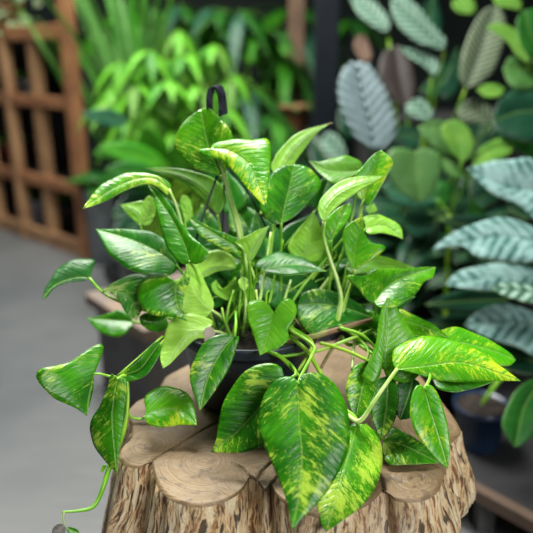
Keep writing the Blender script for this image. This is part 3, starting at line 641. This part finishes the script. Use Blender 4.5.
# pots inside the rack
for i, (fx, z, m, r, h, lab) in enumerate([(.25, .325, MRED, .07, .11, 'leafy plant in a dull red pot low on the wooden rack'), (.55, .685, MGREY, .06, .07, 'dark leafy plant in a pale grey bowl on the middle shelf of the wooden rack'), (.5, .05, MGREY, .08, .12, 'leafy plant in a pale grey pot on the bottom shelf of the wooden rack'), (.85, .05, MBLACK, .08, .13, 'leafy plant in a black pot on the bottom shelf nearest the plants')]):
    q = g0.lerp(g3, fx) + back * .5; q.z = z
    t = thing('potted_plant', q, lab, 'potted plant', 'potted plants on the wooden rack')
    pot_of('pot', q, r, h, m, t)
    for n in range(12):
        a = n * 2.4; free_leaf(t, q + Vector((0, 0, h)), (math.cos(a), math.sin(a), random.uniform(.5, 1.5)), (0, -.3, 1), .13, .05, G_MD if i % 2 else G_DK, G_DK, 'oval', .5, 8, 2)

# stool / low plank bench with navy pot, left
MPLANK = plain('weathered_plank', (.26, .18, .13), .7, (.17, .14, .125), 7)
BZ = .28; MLEG = plain('grey_leg', (.13, .13, .135), .7)
b0 = onz(84,293,BZ); b1 = onz(118,315,BZ); b2 = onz(175,338,BZ); e = Vector((.30, .26, 0))
bt = thing('plank_bench', b1 - Vector((0, 0, BZ)), 'low grey block bench topped with weathered planks behind the stump on the left', 'bench')
u = (b1 - b0).normalized(); sd = Vector((-u.y, u.x, 0)); sd = sd if sd.y > 0 else -sd
pl = b0 + sd * .0; W = .34; LN = .31
W_ = .055
for i in range(3):
    p0 = b0 + sd * (W_ + i * .113); v, f = beam_geo(p0 - Vector((0, 0, .015)), p0 + u * LN - Vector((0, 0, .015)), .108, .03)
    bevel(obj('plank', v, f, MPLANK, bt, smooth=False), .003)
p = b0 + sd * .17
v, f = beam_geo(p + u * .02 + Vector((0, 0, -.155)), p + u * (LN - .02) + Vector((0, 0, -.155)), .30, .25); bevel(obj('body', v, f, MLEG, bt, smooth=False), .004)
q = b0 + u * .055 + sd * .13; q.z = BZ
t = thing('plant_pot', q, 'dark navy pot on the plank bench behind the outstretched olive leaf', 'pot')
pot_of('pot', q, .055, .12, MNAVY, t)
v, f = lathe_geo(q + Vector((0, 0, .1)), [(.048, 0), (.04, .006), (.001, .008)], 24); obj('soil', v, f, MSOIL, t)
q = onz(104,262,0); 
t = thing('tall_planter', q, 'tall pale grey planter between the rack and the green bushes', 'planter')
v, f = lathe_geo(q, [(.001, 0), (.05, 0), (.062, .30), (.066, .31), (.066, .33), (.056, .33), (.052, .30), (.001, .30)], 32); obj('planter', v, f, MGREY, t)
for n in range(18):
    a = n * 2.4; free_leaf(t, q + Vector((0, 0, .31)), (math.cos(a), math.sin(a), random.uniform(.6, 1.8)), (0, -.3, 1), .2, .06, G_DK, G_DK, 'oval', .5, 8, 2)

# strap-leaved plant
q = onz(112,262,0) + Vector((.10, .22, 0)); q.z = 0
t = thing('strap_leaved_plant', q, 'tall plant with long narrow upright leaves beside the wooden rack', 'plant')
pot_of('pot', q, .13, .26, MBLACK, t)
for i in range(46):
    a = i * 2.4; tilt = random.uniform(.05, .5)
    b = q + Vector((.06 * math.cos(a), .06 * math.sin(a), random.uniform(.24, .75)))
    free_leaf(t, b, (math.cos(a) * tilt - .12, math.sin(a) * tilt, 1), (-math.cos(a), -math.sin(a) - .4, .5), random.uniform(.5, .9), random.uniform(.028, .045), G_GR if i % 3 else G_MD, G_GR, 'blade', random.uniform(.0, .25), 12, 2)
# umbrella bush: whorls of drooping leaflets
def whorls(name, label, cat, base, spots, L, W, mats, n=8, droop=.35, stem=G_DK, poth_h=.25, pr_=.13, potm=None, shape='obov', dz=(-.35, .25)):
    t = thing(name, base, label, cat); made = []
    pot_of('pot', base, pr_, poth_h, potm or MBLACK, t)
    for si, s in enumerate(spots):
        v, f = tube_geo([base + Vector((0, 0, poth_h * .9)), (base + Vector((0, 0, poth_h))).lerp(s, .5) + rv() * .03, s], [.006, .003], 6); obj('stem', v, f, M['vine'], t)
        for j in range(n):
            a = 2 * math.pi * j / n + si; mt = mats[(si * 7 + j) % len(mats)]
            lo_ = free_leaf(t, s, (math.cos(a), math.sin(a), random.uniform(*dz)), (0, 0, 1), L * random.uniform(.75, 1.2), W, mt, mt, shape, droop, 8, 2)
            made.append(lo_)
    if len(made) > 100:      # the hindmost leaves become one mass
        made.sort(key=lambda o: (WORLD[o.name] - CAM).length)
        rest = made[100:]
        with bpy.context.temp_override(active_object=rest[0], selected_editable_objects=rest, selected_objects=rest): bpy.ops.object.join()
        rest[0].name = 'foliage'; tag(rest[0], kind='stuff')
    return t
sp = [P(x, y, d) for x, y, d in ((120,62,2.1),(150,50,2.0),(185,55,2.1),(215,45,2.2),(135,85,2.0),(168,82,1.95),(200,85,2.05),(232,75,2.2),(178,30,2.3),(150,108,2.0),(190,112,2.1),(225,108,2.15),(110,85,2.1),(160,60,2.1),(130,118,2.0),(172,132,2.0),(208,138,2.05),(112,102,2.05),(238,125,2.2))]
whorls('umbrella_plant', 'bright green umbrella-leaved bush behind the pothos on the left', 'plant', Vector((-.30, 2.25, 0)), sp, .125, .036, [G_BR, G_BR, G_MD, G_BR, G_LM], 8, .7, shape='lance', dz=(-.8, .1))
sp = [P(x, y, d) for x, y, d in ((262,28,2.7),(240,10,2.6),(285,55,2.8),(250,88,2.6),(275,112,2.6),(300,20,2.9),(215,8,2.8),(268,142,2.5),(180,5,2.9),(230,140,2.5))]
whorls('dark_umbrella_plant', 'darker umbrella-leaved bush behind the bright green one', 'plant', Vector((.02, 2.9, 0)), sp, .24, .065, [G_DK, G_MD, G_DK, G_TL], 7, .6, shape='lance', dz=(-.8, .1))
sp = [P(x, y, d) for x, y, d in ((130,10,3.3),(165,15,3.4),(115,30,3.3),(205,25,3.3),(140,40,3.4),(240,50,3.5),(290,80,3.4),(320,60,3.6),(350,20,3.5),(290,10,3.5))]
whorls('leafy_shrub', 'dim leafy shrub at the very back against the dark wall', 'plant', Vector((-.5, 3.7, 0)), sp, .3, .10, [G_DK, G_DK, G_MD], 8, .4, poth_h=.3, pr_=.18)
# broad-leaved low plant
q = Vector((-.42, 1.95, 0)); q = onz(150,300,0); q.y = 2.0; q.x = -.42
t = thing('broad_leaved_plant', q, 'broad-leaved dark plant low behind the pothos, left of centre', 'plant')
pot_of('pot', q, .11, .2, MBLACK, t)
BLV = [((128,122),(80,112),15,G_TL),((165,165),(98,142),20,G_MD),((160,170),(142,122),26,G_MD),((150,175),(124,133),20,G_BR),((170,170),(120,150),18,G_MD),((185,175),(175,135),22,G_MD),((160,180),(105,165),22,G_DK),((190,180),(205,140),24,G_DK),((200,180),(235,150),26,G_DK),((150,185),(120,190),24,G_VD),((170,200),(135,180),26,G_DK),((200,200),(222,170),26,G_DK),((150,150),(92,150),20,G_MD),((210,190),(260,165),28,G_VD),((150,200),(112,215),24,G_VD),((140,220),(112,240),22,G_VD),((240,190),(295,165),28,G_VD),((250,190),(300,185),28,G_VD)]
for (a, b, w, m) in BLV:
    d = random.uniform(1.75, 2.0); A_ = P(*a, d + .05); B_ = P(*b, d - .05)
    free_leaf(t, A_, B_ - A_, CAM - A_ + Vector((0, 0, .8)), (B_ - A_).length, w / 640 * d * 1.2, m, m, 'oval', .05, 12, 3)
    v, f = tube_geo([q + Vector((0, 0, .17)), (q + Vector((0, 0, .3))).lerp(A_, .6), A_], [.004, .003], 6); obj('leaf_stalk', v, f, M['vine'], t)
# middle: posts between left and right plants
v, f = beam_geo((.13, 3.0, 0), (.13, 3.0, 1.18), .07, .07); o = bevel(obj('wooden_post', v, f, plain('brown_post', (.20, .12, .075), .7), org=(.13, 3.0, 0), smooth=False), .004); tag(o, 'brown wooden post behind the pothos near the top centre', 'post')
q = Vector((.115, 2.7, 0)); t = thing('plant_stand', q, 'dim stand with a terracotta pot between the back plants, top centre', 'plant stand')
v, f = lathe_geo(q, [(.10, 0), (.11, .02), (.03, .04), (.025, .50), (.10, .52), (.10, .54), (.001, .54)], 24); obj('stand', v, f, MBLACK, t)
t2 = thing('flower_pot', q + Vector((0, 0, .54)), 'small terracotta pot on the dim stand, top centre', 'pot'); pot_of('pot', q + Vector((0, 0, .541)), .06, .13, MTERRA, t2)
for n in range(8): free_leaf(t2, q + Vector((0, 0, .65)), (math.cos(n*2.4), math.sin(n*2.4), random.uniform(.4, 1.2)), (0, -.3, 1), .10, .04, G_OL, G_OL, 'oval', .5, 8, 2)
MNV = plain('navy_post', (.003, .007, .016), .5)
v, f = beam_geo((.225, 2.55, 0), (.225, 2.55, 1.6), .09, .09); o = bevel(obj('square_pillar', v, f, MNV, org=(.225, 2.55, 0), smooth=False), .005); tag(o, 'dark navy square pillar behind the plants, just right of top centre', 'pillar')

# ---------------------------------------------------------------- right background
SIL = bl('silver_striped', (.008, .03, .022), (.015, .05, .035), (.4, .5, .45), .0, .42, stripes=(.32, .42, .47), vein=.28, trans=.06, mid=(.03, .08, .05))
SIL2 = bl('silver_banded', (.02, .09, .07), (.06, .16, .13), (.28, .44, .42), .55, .36, stripes=(.19, .33, .32), vein=.22, trans=.06, mid=(.03, .10, .06))
SILW = bl('pale_striped', (.03, .09, .055), (.06, .15, .09), (.45, .58, .48), .0, .42, stripes=(.26, .40, .32), vein=.2, trans=.06, mid=(.03, .10, .06))
DST = bl('dark_striped', (.025, .05, .03), (.05, .08, .05), (.2, .25, .2), .0, .45, stripes=(.21, .26, .16), vein=.16, trans=.05, mid=(.02, .04, .02))
BRL = plain('brown_leaf', (.022, .013, .012), .6)
BZ2 = .10
# bench
e0 = onz(470,483,BZ2); e1 = onz(540,521,BZ2)
u = (e1 - e0).normalized(); sd = Vector((-u.y, u.x, 0)); sd = sd if sd.y > 0 else -sd
MBT = plain('dark_bench_top', (.02, .02, .022), .6, (.013, .013, .015), 10); MBE = plain('bench_edge', (.11, .07, .048), .6)
bench = thing('low_display_bench', e0 - Vector((0, 0, BZ2)), 'low dark display bench with a brown front edge at the bottom right', 'bench')
s0 = e0 - u * .45; s1 = e1 + u * .35
v, f = beam_geo(s0 + sd * .36 - Vector((0, 0, .01)), s1 + sd * .36 - Vector((0, 0, .01)), .70, .02); obj('bench_top', v, f, MBT, bench, smooth=False)
v, f = beam_geo(s0 - Vector((0, 0, .011)), s1 - Vector((0, 0, .011)), .022, .024); obj('front_edge', v, f, MBE, bench, smooth=False)
for a_ in (.04, .47, .74):
    for b_ in (.03, .66):
        p = s0 + u * a_ + sd * b_; p.z = 0; v, f = beam_geo(p, p + Vector((0, 0, BZ2 - .02)), .03, .03); obj('leg', v, f, plain('bench_leg', (.13, .13, .13), .6), bench, smooth=False)
q = onz(477,444,BZ2); q.z = BZ2
np_ = thing('striped_leaf_plant', q, 'plant with long silvery banded leaves in a navy pot on the low bench', 'potted plant')
pot_of('pot', q, .054, .095, MNAVY, np_)
v, f = lathe_geo(q + Vector((0, 0, .087)), [(.0515, 0), (.04, .005), (.001, .006)], 24); obj('soil', v, f, MSOIL, np_)
def bleaf(par, D, mid, A, B, top, **kw):
    kw.setdefault('gy', -.5); kw.setdefault('fA', .15); kw.setdefault('fB', .15)
    return leaf(par, D, mid, A, B, top, kw.pop('under', G_DK), nt=20, ns=6, thick=.001, **kw)
st = q + Vector((0, 0, .09))
mp_ = st + Vector((.12, .05, .18))
bleaf(np_, 1.15, [(545,190),(515,188),(490,180),(467,168)], [(535,160),(515,159),(493,161),(478,165)], [(540,222),(520,206),(493,194),(477,180)], SIL2, pet=[mp_, st], pr=.003)
bleaf(np_, 1.10, [(552,248),(515,236),(480,238),(430,251)], [(545,232),(530,225),(514,218.6),(493,218),(469,225.5),(448,236)], [(540,262),(515,262),(493,260),(475,255.6),(460,245)], SIL2, gy=-.8, pet=[mp_, st], pr=.003)
bleaf(np_, 1.14, [(550,278),(505,276),(475,279),(445,285)], [(533,269),(505,263),(478,266),(456,273)], [(533,288),(493,291),(463,288)], SIL2, gy=-1.0, pet=[mp_, st], pr=.003)
bleaf(np_, 1.03, [(550,297),(520,290),(491,288.6)], [(540,288),(515,283),(502,282.6)], [(533,303),(508,297)], SILW, gy=-1.0)
bleaf(np_, 1.12, [(556,330),(520,322),(490,322),(464,325)], [(545,318),(522,307),(498,304),(475,313)], [(545,358),(512,345),(488,338)], SIL2, gy=-.8, pet=[mp_, st], pr=.003)
bleaf(np_, 1.12, [(545,365),(500,352),(475,350)], [(530,350),(500,343)], [(530,375),(495,365)], G_VD, gy=-.8)
bleaf(np_, 1.05, [(545,378),(525,405),(515,448)], [(530,380),(515,392),(504,415),(503,430)], [(548,405),(538,430),(525,443)], G_DK, gy=-.4, gx=.2)
for (a, b, w) in (((500,330),(420,320),26),((510,300),(425,300),26),((500,350),(440,345),28),((515,240),(440,215),30),((520,270),(500,210),26),((500,360),(470,375),26)):
    A_ = P(*a, 1.24); B_ = P(*b, 1.2); free_leaf(np_, A_, B_ - A_, CAM - A_ + Vector((0, 0, .4)), (B_ - A_).length, w / 640 * 1.25, G_VD, G_VD, 'lance', .05, 12, 3)

cab = thing('added_dark_cabinet', (1.3, 2.45, 0), 'made-up low cabinet, added to darken the gaps behind the plants on the right', 'cabinet')  # cabinet added to cover the grey floor and keep this side near-black
def boxg(lo, hi): return beam_geo((lo[0], (lo[1]+hi[1])/2, (lo[2]+hi[2])/2), (hi[0], (lo[1]+hi[1])/2, (lo[2]+hi[2])/2), hi[1]-lo[1], hi[2]-lo[2])
obj('body', *boxg((.36, 2.25, .05), (2.3, 2.65, .62)), MDARK, cab, smooth=False); obj('top', *boxg((.34, 2.22, .62), (2.32, 2.68, .65)), MDARK, cab, smooth=False)
obj('plinth', *boxg((.38, 2.28, 0), (2.28, 2.62, .05)), MBLACK, cab, smooth=False)
for i in range(4): bevel(obj('door', *boxg((.38 + i*.48, 2.235, .07), (.84 + i*.48, 2.25, .60)), MDARK, cab, smooth=False), .003)
# low dark leafy plants on the floor between bench and cabinet
for (x, y, d, n) in ((432, 330, 1.75, 26), (500, 330, 1.8, 26), (360, 330, 1.95, 24), (560, 330, 1.8, 16)):
    q_ = Vector((P(x, y, d).x, P(x, y, d).y, 0)); q_.z = 0
    tt = thing('shade_plant', q_, {432: 'very dark leafy plant low behind the right side of the pothos', 500: 'very dark leafy plant behind the silvery banded leaves', 360: 'very dark leafy plant directly behind the stump', 560: 'very dark leafy plant at the right frame edge behind the bench'}[x], 'plant', 'shade plants behind the bench')
    pot_of('pot', q_, .10, .18, MBLACK, tt)
    for i in range(n * 2):
        a = i * 2.4; b = q_ + Vector((.10 * math.cos(a), .08 * math.sin(a), .17 + .012 * i * (26 / n) * .5))
        free_leaf(tt, b, (math.cos(a), math.sin(a), random.uniform(-.2, .9)), (0, -.3, 1), random.uniform(.12, .18), .08, G_VD, G_VD, 'oval', .4, 8, 2)
# round-leaved light green plant
q = Vector((.30, 1.45, 0)); q.x = P(440,400,1.5).x; q.y = P(440,400,1.5).y
t = thing('round_leaved_plant', q, 'light green plant with rounded folded leaves in the right background', 'plant')
pot_of('pot', q, .10, .2, MBLACK, t)
c = q + Vector((0, 0, .18)); nodeP = P(450,215,1.42)
v, f = tube_geo([c, c.lerp(nodeP, .5), nodeP], [.006, .004], 8); obj('stem', v, f, M['vine'], t)
pp = [nodeP]
bleaf(t, 1.38, [(415,152),(418,175),(421,203)], [(408,149),(396,148),(387,154),(386,170),(394,186),(408,198)], [(421,148),(432,149),(441,157),(441,172),(434,190),(426,199)], G_OL, gy=-.2, fB=.3)
bleaf(t, 1.40, [(464,158),(452,143),(442,128),(418,127)], [(458,160),(440,152),(424,138)], [(466,150),(455,128),(440,120),(428,122)], G_OL, gy=-.3, pet=pp)
bleaf(t, 1.37, [(462,162),(457,140),(447,121)], [(450,150),(441,130)], [(472,155),(474,140),(465,124),(455,120)], G_LM, gy=-.3, pet=pp)
bleaf(t, 1.37, [(473,166),(490,150),(514,147)], [(473,155),(483,146),(500,138),(510,141)], [(484,165),(500,160),(511,153)], G_LM, gy=-.5, pet=pp)
bleaf(t, 1.38, [(440,155),(452,170),(472,178)], [(448,156),(460,164)], [(440,166),(455,177)], G_OL, gy=-.6)
bleaf(t, 1.42, [(484,222),(474,210),(470,198)], [(478,225),(466,218)], [(484,212),(477,203)], G_DK, pet=pp)
bleaf(t, 1.44, [(436,220),(418,226),(403,216)], [(428,212),(412,210)], [(430,234),(412,236)], G_TL, pet=pp)
bleaf(t, 1.44, [(440,200),(410,196),(381,184)], [(420,188),(398,180)], [(420,208),(395,202)], G_TL, pet=pp)
bleaf(t, 1.44, [(440,212),(425,245),(405,255)], [(425,225),(408,238)], [(440,235),(425,255)], G_VD)
bleaf(t, 1.46, [(470,200),(470,180),(480,165)], [(460,190),(465,172)], [(480,195),(488,178)], G_VD)
bleaf(t, 1.46, [(445,205),(430,190),(440,180)], [(435,205),(425,190)], [(452,200),(450,186)], G_DK)

# striped-leaved plant, right of centre
q = Vector((P(410,300,1.9).x, P(410,300,1.9).y, 0))
t = thing('feather_striped_plant', q, 'plant with upright white-striped feathered leaves right of top centre', 'plant')
pot_of('pot', q, .13, .24, MBLACK, t)
c = q + Vector((0, 0, .22))
def stem_to(par, x, y, D, c_=None):
    e = P(x, y, D); b = c_ or c; v, f = tube_geo([b, b.lerp(e, .5) + Vector((0, .03, .05)), e], [.005, .003], 6); obj('leaf_stalk', v, f, M['vine'], par)
bleaf(t, 1.75, [(374,150),(370,125),(362,95),(356,62)], [(366,148),(352,132),(342,112),(338,90),(341,74),(349,63)], [(386,147),(396,135),(396,118),(389,98),(380,80),(368,64)], SIL, gy=-.1, fA=.3, fB=.3); stem_to(t, 374, 150, 1.75)
bleaf(t, 1.9, [(388,32),(372,12),(350,-3)], [(376,28),(358,14)], [(389,18),(372,0)], SILW, gy=-.3); stem_to(t, 388, 32, 1.9)
bleaf(t, 1.6, [(444,50),(425,32),(405,14),(391,-4)], [(430,47),(416,42),(400,28),(392,12)], [(447,40),(436,28),(418,6),(405,-4)], SILW, gy=-.2); stem_to(t, 444, 50, 1.6)
bleaf(t, 1.6, [(432,76),(425,62),(399,47)], [(424,66),(410,58)], [(440,70),(436,58),(418,50)], SILW, gy=-.3); stem_to(t, 432, 76, 1.6)
bleaf(t, 1.62, [(466,88),(476,60),(486,30),(496,4)], [(460,80),(461,60),(470,32),(482,12)], [(476,86),(492,74),(503,48),(506,20)], DST, gy=-.2, fA=.2, fB=.2); stem_to(t, 466, 88, 1.62)
bleaf(t, 1.62, [(430,120),(422,108),(412,100)], [(420,120),(408,114),(406,106)], [(434,114),(428,104),(420,98)], SILW, gy=-.3); stem_to(t, 430, 120, 1.62)
bleaf(t, 1.62, [(492,122),(478,112),(460,104)], [(480,124),(464,122),(458,114)], [(494,112),(484,102),(470,99)], DST, gy=-.3); stem_to(t, 492, 122, 1.62)
bleaf(t, 1.85, [(345,160),(335,148),(323,135)], [(334,160),(322,148)], [(346,150),(340,138),(330,132)], SILW, gy=-.2); stem_to(t, 345, 160, 1.85)
bleaf(t, 1.85, [(408,110),(400,80),(395,45)], [(398,105),(380,80),(382,55)], [(414,105),(415,75),(405,50)], BRL, under=BRL, gy=-.2); stem_to(t, 408, 110, 1.85)
bleaf(t, 1.95, [(366,62),(362,48),(364,34)], [(360,60),(354,46),(358,36)], [(372,58),(370,44)], plain('dry_brown_leaf', (.16, .09, .06), .7), gy=-.1)
bleaf(t, 1.8, [(470,14),(462,8),(456,-2)], [(458,12),(452,4)], [(476,10),(472,-2)], G_LM)
bleaf(t, 1.8, [(420,90),(440,85),(452,64)], [(430,78),(444,66)], [(435,98),(452,82)], G_VD); bleaf(t, 1.8, [(430,140),(400,135),(380,150)], [(415,128),(395,128)], [(420,148),(398,152)], G_VD)
bleaf(t, 1.8, [(400,240),(370,200),(345,190)], [(380,240),(350,215)], [(400,215),(375,188)], G_VD)
for (x, y, L, an) in ((400,175,60,250),(450,70,50,290),(430,15,50,280),(480,130,50,300),(350,110,50,260),(320,150,50,240),(415,265,60,200),(395,290,60,220),(510,110,60,280),(450,190,60,260),(470,240,50,200),(440,280,60,190)):
    m_, a_, b_ = heart(x, y, L, an, .6)
    bleaf(t, 1.95, m_, a_, b_, G_VD, gx=random.uniform(-.4, .4))
# glossy plant at the right edge
q = Vector((P(560,300,1.6).x, P(560,300,1.6).y, 0))
t = thing('glossy_plant', q, 'glossy dark and lime leaved plant at the top right edge', 'plant'); pot_of('pot', q, .12, .3, MBLACK, t); c = q + Vector((0, 0, .28))
bleaf(t, 1.45, [(528,64),(518,42),(503,32),(486,27)], [(518,56),(508,42),(496,33)], [(530,50),(516,30),(498,23)], G_LM, gy=-.5); stem_to(t, 528, 64, 1.45)
bleaf(t, 1.45, [(545,72),(525,70),(503,68)], [(535,58),(512,56)], [(540,86),(520,90),(508,82)], G_OL, gy=-.5); stem_to(t, 545, 72, 1.45)
bleaf(t, 1.48, [(505,88),(490,92),(477,90)], [(495,84),(484,85)], [(500,96),(486,97)], G_LM, gy=-.6)
bleaf(t, 1.4, [(545,55),(530,35),(524,10)], [(530,58),(519,40),(517,20)], [(550,35),(540,10)], G_DK, gy=-.2); stem_to(t, 545, 55, 1.4)
bleaf(t, 1.4, [(550,112),(520,112),(492,122)], [(540,92),(515,90),(498,102)], [(545,140),(520,142),(500,134)], G_VD, gy=-.6); stem_to(t, 550, 112, 1.4)
bleaf(t, 1.42, [(550,150),(530,140),(505,135)], [(545,134),(520,128)], [(545,162),(520,152)], G_DK, gy=-.6)
bleaf(t, 1.5, [(520,10),(505,5),(492,-3)], [(510,8),(498,6)], [(522,2),(510,-5)], G_LM)
